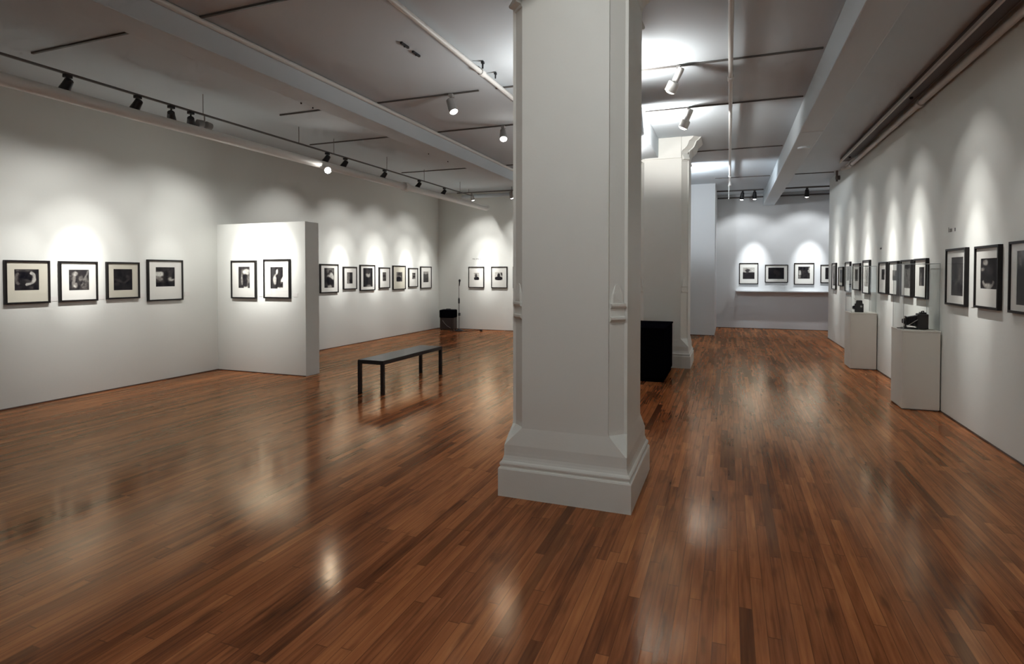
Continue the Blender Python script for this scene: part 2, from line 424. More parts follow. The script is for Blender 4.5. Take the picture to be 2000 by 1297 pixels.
# black spotlight track by the left wall, hung on rods
TX, TZ = -6.33, 3.64
t = thing('lighting_track', 'long black suspended track along the left wall carrying the black spotlights', 'lighting track', (TX, -2.5, TZ))
bm = bmesh.new(); add_box(bm, (-.012, 0, -.014), (.012, 16.2, .010), .003); obj('rail', bm, M['track'], t)
for y in (1.5, 3.3, 5.50, 7.25, 8.10, 9.72, 11.2, 13.0):
    bm = bmesh.new(); add_cyl(bm, (0, y+2.5, .012), (0, y+2.5, CEIL-TZ), .0045, seg=6); obj('hanger_rod', bm, M['trackgrey'], t)
t = thing('lighting_track', 'thin dark wire-like track parallel to the left beam with small clips', 'lighting track', (-5.18, -2.5, 3.872))
bm = bmesh.new(); add_box(bm, (-.010, 0, -.008), (.010, 16.4, .008)); obj('rail', bm, M['trackgrey'], t)
# far left cross track and its white box duct
t = thing('lighting_track', 'far dark track in front of the left back wall', 'lighting track', (-7.0, 14.2, 3.80))
bm = bmesh.new(); add_box(bm, (0, -.016, -.014), (5.2, .016, .014), .003); obj('rail', bm, M['trackgrey'], t)
for x in (.35, 1.6, 3.0, 4.5):
    bm = bmesh.new(); add_cyl(bm, (x, 0, .01), (x, 0, .10), .005, seg=6); obj('hanger_rod', bm, M['trackgrey'], t)
bm = bmesh.new(); add_tube(bm, [(-7.0, 14.52, 3.74), (-1.8, 14.52, 3.74)], .05, 12)
tag(obj('ceiling_pipe', bm, M['ceiling'], smooth=True), 'pale pipe across the top of the left back wall', 'pipe')
t = thing('lighting_track', 'dark track above the shelf wall carrying three small black spotlights', 'lighting track', (-.34, 17.0, 3.875))
bm = bmesh.new(); add_box(bm, (0, -.016, -.012), (1.2, .016, .024), .003); obj('rail', bm, M['track'], t)
bm = bmesh.new(); add_box(bm, (1.56, -.016, -.012), (4.6, .016, .024), .003); obj('rail', bm, M['track'], t)
bm = bmesh.new(); add_tube(bm, [(-.33, 17.93, 3.80), (4.6, 17.93, 3.80)], .022)
tag(obj('conduit', bm, M['track'], smooth=True), 'dark conduit across the top of the shelf wall', 'conduit')

# small clips and fittings on the ceiling
def clip(loc, label, s=1., long=False):
    t = thing('ceiling_clip', label, 'ceiling clip', loc, group='small dark ceiling clips')
    bm = bmesh.new()
    if long: add_box(bm, (-.012, -.07, 0), (.012, .07, .022), .003)
    else: add_box(bm, (-.016*s, -.022*s, .0), (.016*s, .022*s, .03*s), .003)
    obj('plate', bm, M['black'], t)
    bm = bmesh.new(); add_cyl(bm, (0, 0, 0), (0, 0, -.055*s if not long else -.008), .011*s, seg=10); obj('stub', bm, M['black'], t, smooth=True)
clip((-3.06, 5.03, 3.878), 'small dark clip flat on the ceiling, nearer of the isolated pair between beam and pipe', 1, True)
clip((-3.07, 5.27, 3.878), 'small dark clip flat on the ceiling, farther of the isolated pair between beam and pipe', 1, True)
clip((-2.51, 5.72, 3.868), 'small dark clip above the slanting white pipe, nearer of its two', .9)
clip((-2.51, 6.08, 3.868), 'small dark clip beside the slanting white pipe, farther of its two', .8)
clip((-5.18, 5.98, 3.835), 'small dark clip on the thin wire track, nearest the viewer', .9)
clip((-5.18, 6.20, 3.835), 'small dark clip on the thin wire track, second from the viewer', .9)
clip((-5.18, 9.33, 3.835), 'small dark clip on the thin wire track, third from the viewer', .9)
clip((-5.18, 10.1, 3.835), 'small dark clip on the thin wire track, fourth from the viewer', .9)
clip((-4.9, 13.0, 3.85), 'small dark clip on the ceiling near the left back wall', .9)
t = thing('junction_box', 'shallow round junction box on the underside of the right ceiling beam', 'junction box', (1.06, 9.9, 3.55))
bm = bmesh.new(); add_lathe(bm, (0, 0, .002), (0, 0, -1), [(0, .085), (.002, .085), (.02, .085), (.028, .075)], 24); obj('cover', bm, M['ceiling'], t, smooth=True)
bm = bmesh.new(); add_box(bm, (-.13, -1.05, -.008), (.13, -1.02, .006)); obj('joint_strip', bm, M['ceiling'], t)

# ------------------------------------------------------------------ spotlights
def spot(label, mount, pivot, aim, kind='black', bulb='bulb', group=None, scale=1.):
    """track spotlight: adapter on the track, stem, swivelling housing and lamp"""
    mount = Vector(mount); o = mount
    P = Vector(pivot)-o; d = (Vector(aim)-Vector(pivot)).normalized()
    t = thing('track_spotlight', label, 'spotlight', mount, group=group)
    s = scale
    body = {'black': M['black'], 'white': M['white'], 'grey': M['greyfit']}[kind]
    bm = bmesh.new(); add_box(bm, (-.022*s, -.032*s, -.028*s), (.022*s, .032*s, .004), .004); obj('adapter', bm, body if kind != 'white' else M['trackgrey'], t)
    bm = bmesh.new(); add_cyl(bm, (0, 0, -.02*s), P, .009*s, seg=10); add_lathe(bm, P-Vector((.02*s, 0, 0)), (1, 0, 0), [(0, .016*s), (.04*s, .016*s)], 12); obj('stem', bm, body, t, smooth=True)
    bm = bmesh.new()
    if kind == 'white':
        prof = [(-.10*s, .0), (-.10*s, .030*s), (-.09*s, .036*s), (.055*s, .036*s), (.06*s, .058*s), (.07*s, .064*s), (.165*s, .064*s), (.165*s, .058*s), (.11*s, .05*s), (.10*s, .0)]
        lens_t, lr = .158*s, .056*s
    else:
        prof = [(-.055*s, .0), (-.055*s, .026*s), (-.045*s, .036*s), (.005*s, .040*s), (.05*s, .046*s), (.10*s, .046*s), (.10*s, .041*s), (.06*s, .036*s), (.055*s, .0)]
        lens_t, lr = .092*s, .040*s
    add_lathe(bm, P, d, prof, 22, False, False); obj('housing', bm, body, t, smooth=True)
    bm = bmesh.new()
    bulge = [(0, lr), (.006*s, lr*.97), (.016*s, lr*.82), (.024*s, lr*.5), (.027*s, 0.)]
    add_lathe(bm, P+d*lens_t, d, bulge, 20, True, False); obj('lamp', bm, M[bulb], t, smooth=True)
    return Vector(pivot)+d*(lens_t+.05*s), d

def lamp(loc, aim, watts, size, blend=1., col=(1, .98, .95), radius=.035, name='spot_lamp'):
    l = bpy.data.lights.new(name, 'SPOT'); l.energy = watts; l.spot_size = R(size); l.spot_blend = blend
    l.color = col; l.shadow_soft_size = radius
    o = bpy.data.objects.new(name, l); COL.objects.link(o)
    o.location = loc
    o.rotation_euler = (Vector(aim)-Vector(loc)).to_track_quat('-Z', 'Y').to_euler()
    return o

def point(loc, watts, col=(1, .95, .87), radius=.08, name='fill_lamp'):
    l = bpy.data.lights.new(name, 'POINT'); l.energy = watts; l.color = col; l.shadow_soft_size = radius
    o = bpy.data.objects.new(name, l); COL.objects.link(o); o.location = loc
    return o

K = 1.0     # overall lamp gain
def pool(loc, aim, hot, wide, hs=26, ws=84):
    lamp(loc, aim, hot*.48*K, hs*.88, 1.0, name='picture_lamp')
    lamp(loc, aim, hot*.24*K, hs*1.7, 1.0, name='picture_lamp')
    if wide: lamp(loc, aim, wide*K, ws, .75, name='wash_lamp')

# black spots on the left wall track: y on track, aim y
LS = [(3.89, 3.1, 'black spotlight nearest the viewer on the left wall track'),
      (4.63, 4.1, 'second black spotlight from the viewer on the left wall track'),
      (5.05, 6.6, 'black spotlight tilted sideways with its flap open, third on the left wall track'),
      (5.32, 6.2, 'black spotlight tilted sideways beside the grey twin fitting'),
      (7.93, 7.6, 'black spotlight above the bright lit bulb on the left wall track'),
      (8.41, 8.0, 'black spotlight just beyond the one above the bright bulb'),
      (9.64, 9.3, 'black spotlight third from the far end of the left wall track'),
      (10.98, 10.7, 'black spotlight second from the far end of the left wall track'),
      (12.16, 11.8, 'black spotlight at the far end of the left wall track')]
for i, (y, ya, lab) in enumerate(LS):
    if i in (2, 3):
        spot(lab, (TX, y, TZ-.014), (TX, y, TZ-.13), (TX-.5, y+.45, TZ-.6), 'black', 'dimbulb', 'black spotlights on the left wall track', 1.1)
    else:
        spot(lab, (TX, y, TZ-.014), (TX-.01, y, TZ-.11), (TX-.95, y-.12, TZ-1.35), 'black', 'dimbulb', 'black spotlights on the left wall track', 1.12)
t = thing('twin_light_fitting', 'grey twin-headed fitting hanging below the left wall track', 'light fitting', (TX, 5.52, TZ-.014))
bm = bmesh.new(); add_cyl(bm, (0, 0, 0), (0, 0, -.07), .008, seg=8); obj('stem', bm, M['greyfit'], t)
for s in (-1, 1):
    bm = bmesh.new(); add_lathe(bm, (.0, s*.012, -.105), (-.1, s*1., -.12), [(0, .028), (.01, .045), (.085, .048), (.09, .042), (.09, 0)], 18, True, False); obj('head', bm, M['greyfit'], t, smooth=True)
# bright lamp facing the room below the pale pipe
spot('bright lit spotlight facing the room at the pale pipe along the left wall', (-6.20, 7.72, 3.325), (-6.17, 7.72, 3.30), (0.2, 1.0, .9), 'white', 'glare', None, .82)
# white spotlights hung from the cross tracks
spot('white spotlight over the right aisle nearer the viewer', (-.535, 6.60, 3.882), (-.55, 6.58, 3.765), (-.93, 6.80, 3.10), 'white', 'dimbulb', None, 1.02)
spot('white spotlight over the right aisle farther from the viewer', (-.535, 8.30, 3.882), (-.545, 8.28, 3.765), (-.84, 8.36, 3.14), 'white', 'bulb', None, 1.0)
spot('pale spotlight with a thin lit rim left of the large column', (-3.33, 6.60, 3.882), (-3.33, 6.58, 3.76), (-3.02, 6.46, 3.1), 'grey', 'bulb', None, 1.25)
spot('grey spotlight with a bright bulb close to the left edge of the large column', (-3.29, 8.30, 3.882), (-3.29, 8.28, 3.77), (-3.10, 7.9, 3.1), 'grey', 'glare', None, 1.25)
spot('tiny lit spotlight on the far left track above the microphone stand', (-6.55, 14.2, 3.786), (-6.55, 14.2, 3.70), (-6.45, 14.5, 2.8), 'grey', 'bulb', None, 1.1)
spot('tiny lit spotlight on the far left track close behind the large column', (-5.42, 14.2, 3.786), (-5.42, 14.2, 3.70), (-5.3, 14.5, 2.8), 'grey', 'bulb', None, 1.1)
for x, dx, lab in ((.335, -.10, 'black spotlight with a round bright bulb, leftmost above the shelf wall'),
               (.635, .02, 'black spotlight with a bright bulb, second from left above the shelf wall'),
               (1.915, 0, 'black spotlight right of the beam above the shelf wall')):
    spot(lab, (x, 17.0, 3.863), (x+dx*.1, 17.0, 3.76), (x+dx, 17.22, 3.0), 'black', 'bulb', None, 1.25)

# ------------------------------------------------------------------ framed photographs
def value_noise(u, v, s, seed):
    return noise.noise(Vector((u*s, v*s, seed*7.31)))

def tone_at(u, v, base, ops, nz, seed, w, h):
    x = base
    uu = u + .03*value_noise(u, v, 6, seed+3); vv = v + .03*value_noise(u, v, 6, seed+9)
    for op in ops:
        k = op[0]
        if k == 'e':
            _, cx, cy, rx, ry, rot, tn, soft = op
            c, s = math.cos(R(rot)), math.sin(R(rot))
            dx, dy = uu-cx, vv-cy
            a, b = (dx*c+dy*s)/rx, (-dx*s+dy*c)/ry
            d = math.sqrt(a*a+b*b)
            f = min(1, max(0, (1+soft-d)/(2*soft)))
        elif k == 'a':       # arc ring: cx cy r width a0 a1 tone
            _, cx, cy, r, wd, a0, a1, tn = op
            dx, dy = uu-cx, vv-cy
            ang = math.degrees(math.atan2(dy, dx)) % 360
            inside = (a0 <= ang <= a1) if a0 <= a1 else (ang >= a0 or ang <= a1)
            f = max(0, 1-abs(math.hypot(dx, dy)-r)/wd) if inside else 0
            f = min(1, f*1.6)
        else:                # rectangle
            _, x0, y0, x1, y1, tn, soft = op
            fx = min(1, max(0, min(uu-x0, x1-uu)/soft+.5)); fy = min(1, max(0, min(vv-y0, y1-vv)/soft+.5))
            f = fx*fy
        f = f*f*(3-2*f)
        x = x*(1-f)+tn*f
    x += nz*(value_noise(u, v, 4, seed)+.6*value_noise(u, v, 9, seed+1)+.3*value_noise(u, v, 18, seed+2))
    return min(1, max(0, x))

WALLS = {'L': lambda c: ((XL, c, 0), R(90), 1), 'P': lambda c: ((c, 7.13, 0), 0, 1), 'B': lambda c: ((c, YBL, 0), 0, 1),
         'A': lambda c: ((c, YBA, 0), 0, 1), 'R': lambda c: ((XR, c, 0), R(-90), -1)}

def picture(i, wall, c0, c1, z0, z1, p0, p1, pz0, pz1, base, ops, nz, label, cream=False, rw=.022, depth=.038, group=None):
    c = (c0+c1)/2; w = abs(c1-c0)
    loc, rot, sg = WALLS[wall](c)
    t = thing('framed_photograph', label, 'framed photograph', (loc[0], loc[1], z0), rot, group)
    h = z1-z0
    a, b = sorted(((p0-c)*sg, (p1-c)*sg))
    zb, zt = pz0-z0, pz1-z0
    bm = bmesh.new()
    add_ring_slab(bm, -w/2, w/2, 0, h, -w/2+rw, w/2-rw, rw, h-rw, -depth, -.002, .003)
    obj('frame', bm, M['frame'], t)
    bm = bmesh.new()
    add_ring_slab(bm, -w/2+.012, w/2-.012, .012, h-.012, a, b, zb, zt, -depth+.015, -depth+.019)
    obj('mat_board', bm, M['matcream'] if cream else M['mat'], t)
    # print
    n = 44
    bm = bmesh.new(); lay = bm.verts.layers.float.new('tone')
    V = []
    for q in range(n+1):
        for r in range(n+1):
            u, v = r/n, q/n
            vt = bm.verts.new((a-.004+(b-a+.008)*u, -depth+.0195, zt+.004-(zt-zb+.008)*v))
            vt[lay] = tone_at(u, v, base, ops, nz, i*3.1, b-a, zt-zb); V.append(vt)
    for q in range(n):
        for r in range(n):
            k = q*(n+1)+r
            bm.faces.new((V[k], V[k+1], V[k+n+2], V[k+n+1]))
    obj('print', bm, M['print'], t)
    bm = bmesh.new()
    y = -depth+.008
    vs = [bm.verts.new(p) for p in ((-w/2+.015, y, .015), (w/2-.015, y, .015), (w/2-.015, y, h-.015), (-w/2+.015, y, h-.015))]
    bm.faces.new(vs); obj('glazing', bm, M['glazing'], t)

GL = 'framed photographs on the left wall before the partition'
GF = 'framed photographs on the left wall beyond the partition'
GB = 'framed photographs on the left back wall'
GA = 'framed photographs above the shelf'
GR = 'framed photographs on the right wall'
GP = 'framed photographs on the partition'
E_, A_, R_ = 'e', 'a', 'r'
PICS = [
 ('L',4.137,4.616,1.234,1.757, 4.239,4.496,1.397,1.649, .10, [('a',.48,.42,.30,.10,300,90,.72),('a',.42,.45,.34,.10,130,230,.42),('e',.45,.38,.25,.26,0,.05,.3),('a',.55,.42,.28,.09,290,110,.80),('e',.55,.55,.12,.07,20,.35,.5),('r',.6,.82,.95,.9,.40,.1),('r',.05,.02,.75,.10,.45,.1),('e',.86,.86,.10,.10,0,.02,.4)], .10, 'almost square framed photograph with a pale crescent on black, leftmost on the left wall', True, GL),
 ('L',4.721,5.191,1.236,1.756, 4.837,5.083,1.382,1.647, .22, [('e',.32,.2,.14,.10,0,.72,.5),('e',.25,.55,.07,.28,12,.62,.5),('e',.33,.75,.10,.12,0,.70,.5),('e',.58,.42,.12,.14,0,.55,.6),('e',.78,.45,.05,.5,25,.60,.5),('e',.85,.62,.15,.2,0,.45,.6),('r',.6,.72,.9,1,.35,.2)], .20, 'framed photograph of pale twisting shapes, second from the left on the left wall', False, GL),
 ('L',5.309,5.774,1.245,1.757, 5.406,5.669,1.367,1.660, .09, [('e',.3,.55,.2,.05,20,.32,.6),('e',.72,.55,.2,.05,-30,.34,.6),('e',.75,.36,.1,.06,0,.30,.6),('e',.2,.7,.12,.08,0,.24,.6)], .07, 'framed nearly black photograph in a cream mat, third on the left wall', True, GL),
 ('L',5.894,6.470,1.191,1.803, 6.025,6.334,1.403,1.692, .30, [('r',0,0,1,.22,.16,.1),('e',.2,.36,.26,.13,0,.82,.3),('e',.2,.58,.2,.1,20,.62,.5),('r',.42,.2,.66,.85,.10,.15),('r',0,.76,1,1,.05,.1),('e',.82,.62,.18,.10,0,.78,.5),('r',.85,0,1,.6,.14,.1)], .12, 'large framed photograph with white patches over black, just before the partition', False, GL),
 ('P',-7.602,-7.079,1.193,1.808, -7.449,-7.212,1.364,1.707, .42, [('r',0,0,1,.12,.25,.1),('e',.66,.25,.28,.14,0,.92,.3),('r',0,.1,.22,.6,.22,.1),('r',.40,.38,.74,.9,.10,.12),('e',.30,.62,.08,.25,0,.72,.5),('e',.88,.6,.1,.2,0,.55,.5),('r',0,.88,.4,1,.15,.1),('r',.85,.75,1,1,.22,.1),('r',.45,.93,.8,1.1,.9,.08)], .14, 'framed photograph of a dark figure in a pale doorway, left one on the partition', False, GP),
 ('P',-6.923,-6.397,1.205,1.823, -6.787,-6.538,1.360,1.699, .13, [('e',.52,.22,.09,.14,12,.88,.3),('e',.33,.60,.14,.22,0,.82,.3),('e',.40,.38,.05,.1,35,.75,.5),('e',1.0,.55,.24,.12,-35,.96,.25),('r',.55,.92,1.02,1.1,.95,.08),('e',.84,.74,.05,.05,0,.5,.5)], .05, 'framed photograph of a tall pale shape on black, right one on the partition', False, GP),
 ('L',9.650,10.239,1.187,1.797, 9.782,10.102,1.297,1.713, .25, [('r',.25,0,1,.24,.5,.2),('e',.62,.22,.16,.10,0,.2,.4),('e',.80,.42,.26,.14,25,.85,.4),('e',.5,.42,.2,.08,0,.72,.5),('r',0,0,.22,.9,.16,.15),('e',.55,.68,.36,.20,15,.05,.25),('r',.35,.86,.75,1,.7,.1),('r',0,.9,.3,1,.1,.1)], .10, 'large framed portrait of a dark seated figure, first beyond the partition', False, GF),
 ('L',10.410,10.896,1.243,1.748, 10.541,10.744,1.372,1.623, .55, [('r',.5,0,1,1,.22,.1),('e',.72,.2,.14,.14,0,.1,.4),('e',.7,.78,.26,.24,0,.08,.3),('e',.22,.3,.26,.36,0,.50,.4)], .06, 'small framed photograph with a dark right half, second beyond the partition', False, GF),
 ('L',11.019,11.610,1.199,1.799, 11.143,11.515,1.285,1.725, .10, [('e',.52,.35,.24,.15,0,.72,.35),('e',.52,.25,.22,.06,0,.3,.5),('e',.6,.97,.3,.1,0,.55,.5),('r',.3,0,.55,.12,.3,.2)], .07, 'large dark framed portrait with a pale face, third beyond the partition', False, GF),
 ('L',11.783,12.250,1.236,1.747, 11.932,12.093,1.412,1.628, .50, [('e',.45,.42,.32,.18,0,.2,.5),('e',.4,.15,.3,.12,0,.42,.5),('e',.55,.82,.34,.16,0,.33,.5)], .10, 'small framed photograph of a grey figure, fourth beyond the partition', False, GF),
 ('L',12.387,12.987,1.185,1.800, 12.551,12.832,1.390,1.633, .60, [('r',.2,0,1,.42,.42,.2),('e',.55,.2,.2,.14,0,.28,.4),('e',.42,.75,.42,.26,0,.05,.25),('r',.8,.2,1,1,.34,.1)], .06, 'framed photograph with a black mass at its foot, fifth beyond the partition', True, GF),
 ('L',13.141,13.619,1.234,1.745, 13.323,13.499,1.449,1.616, .66, [('e',.65,.2,.3,.15,0,.35,.5),('e',.62,.6,.34,.2,0,.26,.4),('e',.3,.85,.3,.12,0,.45,.5)], .06, 'small faint framed photograph, second to last on the far left wall', False, GF),
 ('L',13.771,14.375,1.182,1.791, 13.926,14.214,1.352,1.650, .62, [('r',0,.22,1,1,.12,.08),('e',.5,.2,.2,.06,0,.7,.5),('e',.6,.5,.2,.1,0,.28,.5)], .07, 'framed photograph with a dark lower block, last before the corner on the left wall', False, GF),
 ('B',-6.956,-6.471,1.193,1.789, -6.788,-6.622,1.411,1.615, .84, [('e',.5,.78,.44,.24,0,.10,.2),('e',.4,.42,.2,.28,0,.35,.4)], .03, 'framed photograph of a small dark cone, left of the glow on the back wall', False, GB),
 ('B',-6.251,-5.765,1.189,1.789, -6.142,-5.911,1.405,1.629, .84, [('e',.5,.74,.5,.22,0,.08,.2),('e',.5,.4,.16,.26,0,.14,.3),('e',.86,.22,.1,.2,-20,.35,.4)], .03, 'framed photograph of a dark boat-like shape, right of the bright glow on the back wall', False, GB),
 ('B',-5.60,-5.12,1.191,1.786, -5.469,-5.274,1.403,1.628, .6, [('e',.5,.6,.3,.3,0,.1,.3)], .05, 'framed photograph mostly hidden behind the left edge of the large column', False, GB),
 ('A',0.275,0.788,1.288,1.903, 0.374,0.689,1.437,1.766, .80, [('r',0,.42,1,1.1,.13,.06),('e',.42,.24,.2,.12,0,.30,.5),('r',.3,.3,.5,.5,.35,.1)], .08, 'framed photograph with a dark lower half, leftmost above the shelf', False, GA),
 ('A',0.964,1.567,1.337,1.849, 1.053,1.463,1.439,1.764, .06, [('e',.45,.35,.1,.2,0,.22,.6),('e',.6,.6,.12,.3,0,.2,.6)], .05, 'wide framed photograph, almost all black, above the shelf', False, GA),
 ('A',1.721,2.229,1.283,1.894, 1.825,2.121,1.450,1.790, .16, [('e',.15,.5,.12,.25,0,.75,.4),('e',.12,.85,.1,.12,0,.6,.4),('e',.95,.3,.14,.25,0,.8,.4),('e',.5,.2,.35,.14,0,.06,.4)], .16, 'framed photograph with broken pale patches, third from the left above the shelf', False, GA),
 ('A',2.382,2.952,1.331,1.841, 2.503,2.841,1.437,1.759, .12, [('e',.5,.5,.2,.2,0,.3,.5)], .06, 'framed photograph cut off by the end of the right wall, above the shelf', False, GA),
 ('R',14.80,15.32,1.227,1.842, 14.92,15.20,1.316,1.78, .35, [('r',0,.45,1,.95,.14,.2),('e',.4,.25,.2,.2,0,.55,.5)], .12, 'framed photograph farthest along the right wall', False, GR),
 ('R',13.93,14.46,1.324,1.742, 14.03,14.36,1.40,1.68, .14, [('e',.3,.5,.2,.3,0,.4,.5)], .10, 'low framed photograph, second from the far end of the right wall', True, GR),
 ('R',13.16,13.68,1.225,1.837, 13.28,13.56,1.45,1.74, .55, [('r',.55,.1,1,.9,.12,.1),('r',0,0,.2,1,.35,.2)], .10, 'framed photograph third from the far end of the right wall', False, GR),
 ('R',12.24,12.88,1.278,1.791, 12.42,12.72,1.45,1.68, .55, [('r',.3,.1,.62,.95,.14,.1)], .06, 'squarish framed photograph with a dark bar, fourth from the right wall far end', False, GR),
 ('R',11.46,11.99,1.237,1.836, 11.60,11.86,1.366,1.74, .72, [('e',.7,.5,.2,.45,0,.42,.5)], .06, 'tall pale framed photograph above the farther pedestal on the right wall', False, GR),
 ('R',10.31,10.80,1.276,1.780, 10.44,10.65,1.50,1.665, .22, [('e',.4,.45,.3,.3,0,.14,.5),('e',.8,.7,.2,.2,0,.5,.5)], .10, 'framed photograph with a small dark print, first of the group of four between the pedestals', False, GR),
 ('R',9.68,10.16,1.273,1.782, 9.74,9.98,1.495,1.645, .62, [('e',.65,.3,.2,.25,0,.25,.4),('r',.05,.55,1,1,.22,.1)], .10, 'framed photograph with a small low print, second of the group of four between the pedestals', False, GR),
 ('R',9.02,9.52,1.275,1.786, 9.06,9.37,1.398,1.72, .48, [('r',0,0,1,.14,.25,.1),('r',.82,.1,1,1,.15,.05),('e',.4,.1,.3,.08,0,.12,.5)], .14, 'framed photograph with a large grey print, third of the group of four between the pedestals', False, GR),
 ('R',8.39,8.89,1.279,1.790, 8.50,8.70,1.441,1.680, .30, [('r',.15,0,.35,1,.5,.1),('r',.55,0,.75,1,.14,.1),('e',.5,.2,.3,.15,0,.2,.5)], .10, 'framed photograph with a narrow dark print, right above the nearer pedestal', False, GR),
 ('R',7.14,7.72,1.255,1.869, 7.235,7.575,1.361,1.774, .36, [('e',.2,.4,.3,.35,0,.10,.5),('e',.8,.2,.2,.2,0,.34,.5),('e',.45,.72,.2,.12,0,.40,.5),('e',.7,.8,.26,.16,0,.06,.4),('e',.35,.86,.1,.12,0,.30,.5)], .10, 'framed photograph with a tall dark print, just right of the nearer pedestal', False, GR),
 ('R',6.37,6.915,1.264,1.864, 6.43,6.79,1.454,1.742, .14, [('e',.28,.14,.16,.10,0,.66,.4),('e',.1,.36,.14,.06,0,.55,.5),('a',.45,.62,.34,.08,20,160,.62),('e',.45,.88,.24,.08,0,.74,.4),('e',.55,.4,.2,.15,0,.26,.6)], .08, 'framed dark photograph with a pale bowl shape, second from the right edge', False, GR),
 ('R',5.64,6.17,1.261,1.873, 5.76,6.05,1.335,1.790, .40, [('e',.2,.52,.3,.18,0,.10,.5),('r',0,.66,1,1,.16,.2)], .16, 'framed photograph cut by the right edge of the view', False, GR),
]
for i, (wl, c0, c1, z0, z1, p0, p1, q0, q1, base, ops, nz, lab, cream, grp) in enumerate(PICS):
    picture(i, wl, c0, c1, z0, z1, p0, p1, q0, q1, base, ops, nz, lab, cream, group=grp)

# title cards and wall lettering
def card(wall, c, z, label):
    loc, rot, sg = WALLS[wall](c)
    bm = bmesh.new(); add_box(bm, (-.045, -.004, -.03), (.045, .002, .03))
    o = obj('title_card', bm, M['card']); o.location = (loc[0], loc[1], z); o.rotation_euler = (0, 0, rot)
    tag(o, label, 'title card', 'title cards beside the photographs')
card('L', 4.67, 1.28, 'small title card between the first two photographs on the left wall')
card('L', 5.25, 1.28, 'small title card between second and third photographs on the left wall')
card('L', 5.83, 1.28, 'small title card between third and fourth photographs on the left wall')
card('L', 6.56, 1.28, 'small title card after the fourth photograph on the left wall')
card('P', -7.00, 1.26, 'small title card between the two photographs on the partition')
card('P', -6.31, 1.26, 'small title card at the right end of the partition')
card('R', 7.03, 1.29, 'small title card between the two photographs right of the nearer pedestal')
card('R', 6.27, 1.29, 'small title card between the last two photographs at the right edge')
def lettering(wall, c, z, wid, hgt, label):
    """short line of lettering too small to read: upright and slanted strokes"""
    loc, rot, sg = WALLS[wall](c)
    rnd = random.Random(int(abs(c)*100)); bm = bmesh.new()
    x = -wid/2
    while x < wid/2:
        w = rnd.uniform(.35, .7)*hgt; k = rnd.random()
        if k < .14: x += w; continue
        hh = hgt*(1 if rnd.random() < .3 else .68)
        add_box(bm, (x, -.002, 0), (x+.16*hgt, .002, hh))
        if k > .45: add_box(bm, (x+w*.7, -.002, 0), (x+w*.7+.16*hgt, .002, hgt*.66))
        if k > .3: add_box(bm, (x, -.002, hgt*.55), (x+w*.7+.1*hgt, .002, hgt*.68))
        if k > .7: add_box(bm, (x, -.002, 0), (x+w*.7, .002, hgt*.14))
        x += w+.22*hgt
    o = obj('wall_lettering', bm, M['ink']); o.location = (loc[0], loc[1], z); o.rotation_euler = (0, 0, rot); o['kind'] = 'thing'
    tag(o, label, 'lettering', 'small lettering on the walls')
lettering('R', 7.65, 2.06, .20, .055, 'short grey lettering above the photograph right of the nearer pedestal')
lettering('R', 10.78, 1.99, .16, .035, 'tiny grey lettering above the photographs between the pedestals')
lettering('B', -6.72, 1.995, .24, .035, 'faint lettering on the back wall above the left photograph')

# ------------------------------------------------------------------ bench
t = thing('bench', 'long black bench with a glossy dark top standing on the open floor', 'bench', (-4.44, 7.23, 0))
bm = bmesh.new(); add_box(bm, (-.195, -.825, .432), (.195, .825, .447), .003); obj('seat', bm, M['benchtop'], t)
bm = bmesh.new()
for a in ((-.20, -.83, -.20+.03, .83), (.20-.03, -.83, .20, .83)): add_box(bm, (a[0], a[1], .395), (a[2], a[3], .438), .002)
for a in ((-.17, -.83, .17, -.80), (-.17, .80, .17, .83)): add_box(bm, (a[0], a[1], .395), (a[2], a[3], .438), .002)
obj('seat_frame', bm, M['black'], t)
for sx in (-1, 1):
    for sy in (-1, 1):
        bm = bmesh.new(); x, y = sx*.178, sy*.808
        add_box(bm, (x-.022, y-.022, 0), (x+.022, y+.022, .396), .002); obj('leg', bm, M['black'], t)

# ------------------------------------------------------------------ black cabinet between the columns
t = thing('cabinet', 'plain black cabinet standing against the second column', 'cabinet', (-1.15, 9.20, 0))
bm = bmesh.new(); add_box(bm, (-.26, -.60, 0), (.26, .60, .06)); obj('plinth', bm, M['blackmat'], t)
bm = bmesh.new(); add_box(bm, (-.275, -.63, .06), (.275, .63, .775), .004); obj('body', bm, M['blackmat'], t)
bm = bmesh.new(); add_box(bm, (-.285, -.645, .775), (.285, .645, .80), .004); obj('top', bm, M['blackmat'], t)

# ------------------------------------------------------------------ shelf
t = thing('wall_shelf', 'long white shelf under the photographs on the far right wall', 'shelf', (.186, 18.0, 1.07))
t['kind'] = 'thing'
bm = bmesh.new(); add_box(bm, (0, -.27, 0), (4.45, -.001, .03), .003); obj('board', bm, M['wall_cool_lit'], t)
bm = bmesh.new(); add_box(bm, (.02, -.045, -.05), (4.40, -.001, .0), .003); obj('cleat', bm, M['wall_cool_lit'], t)

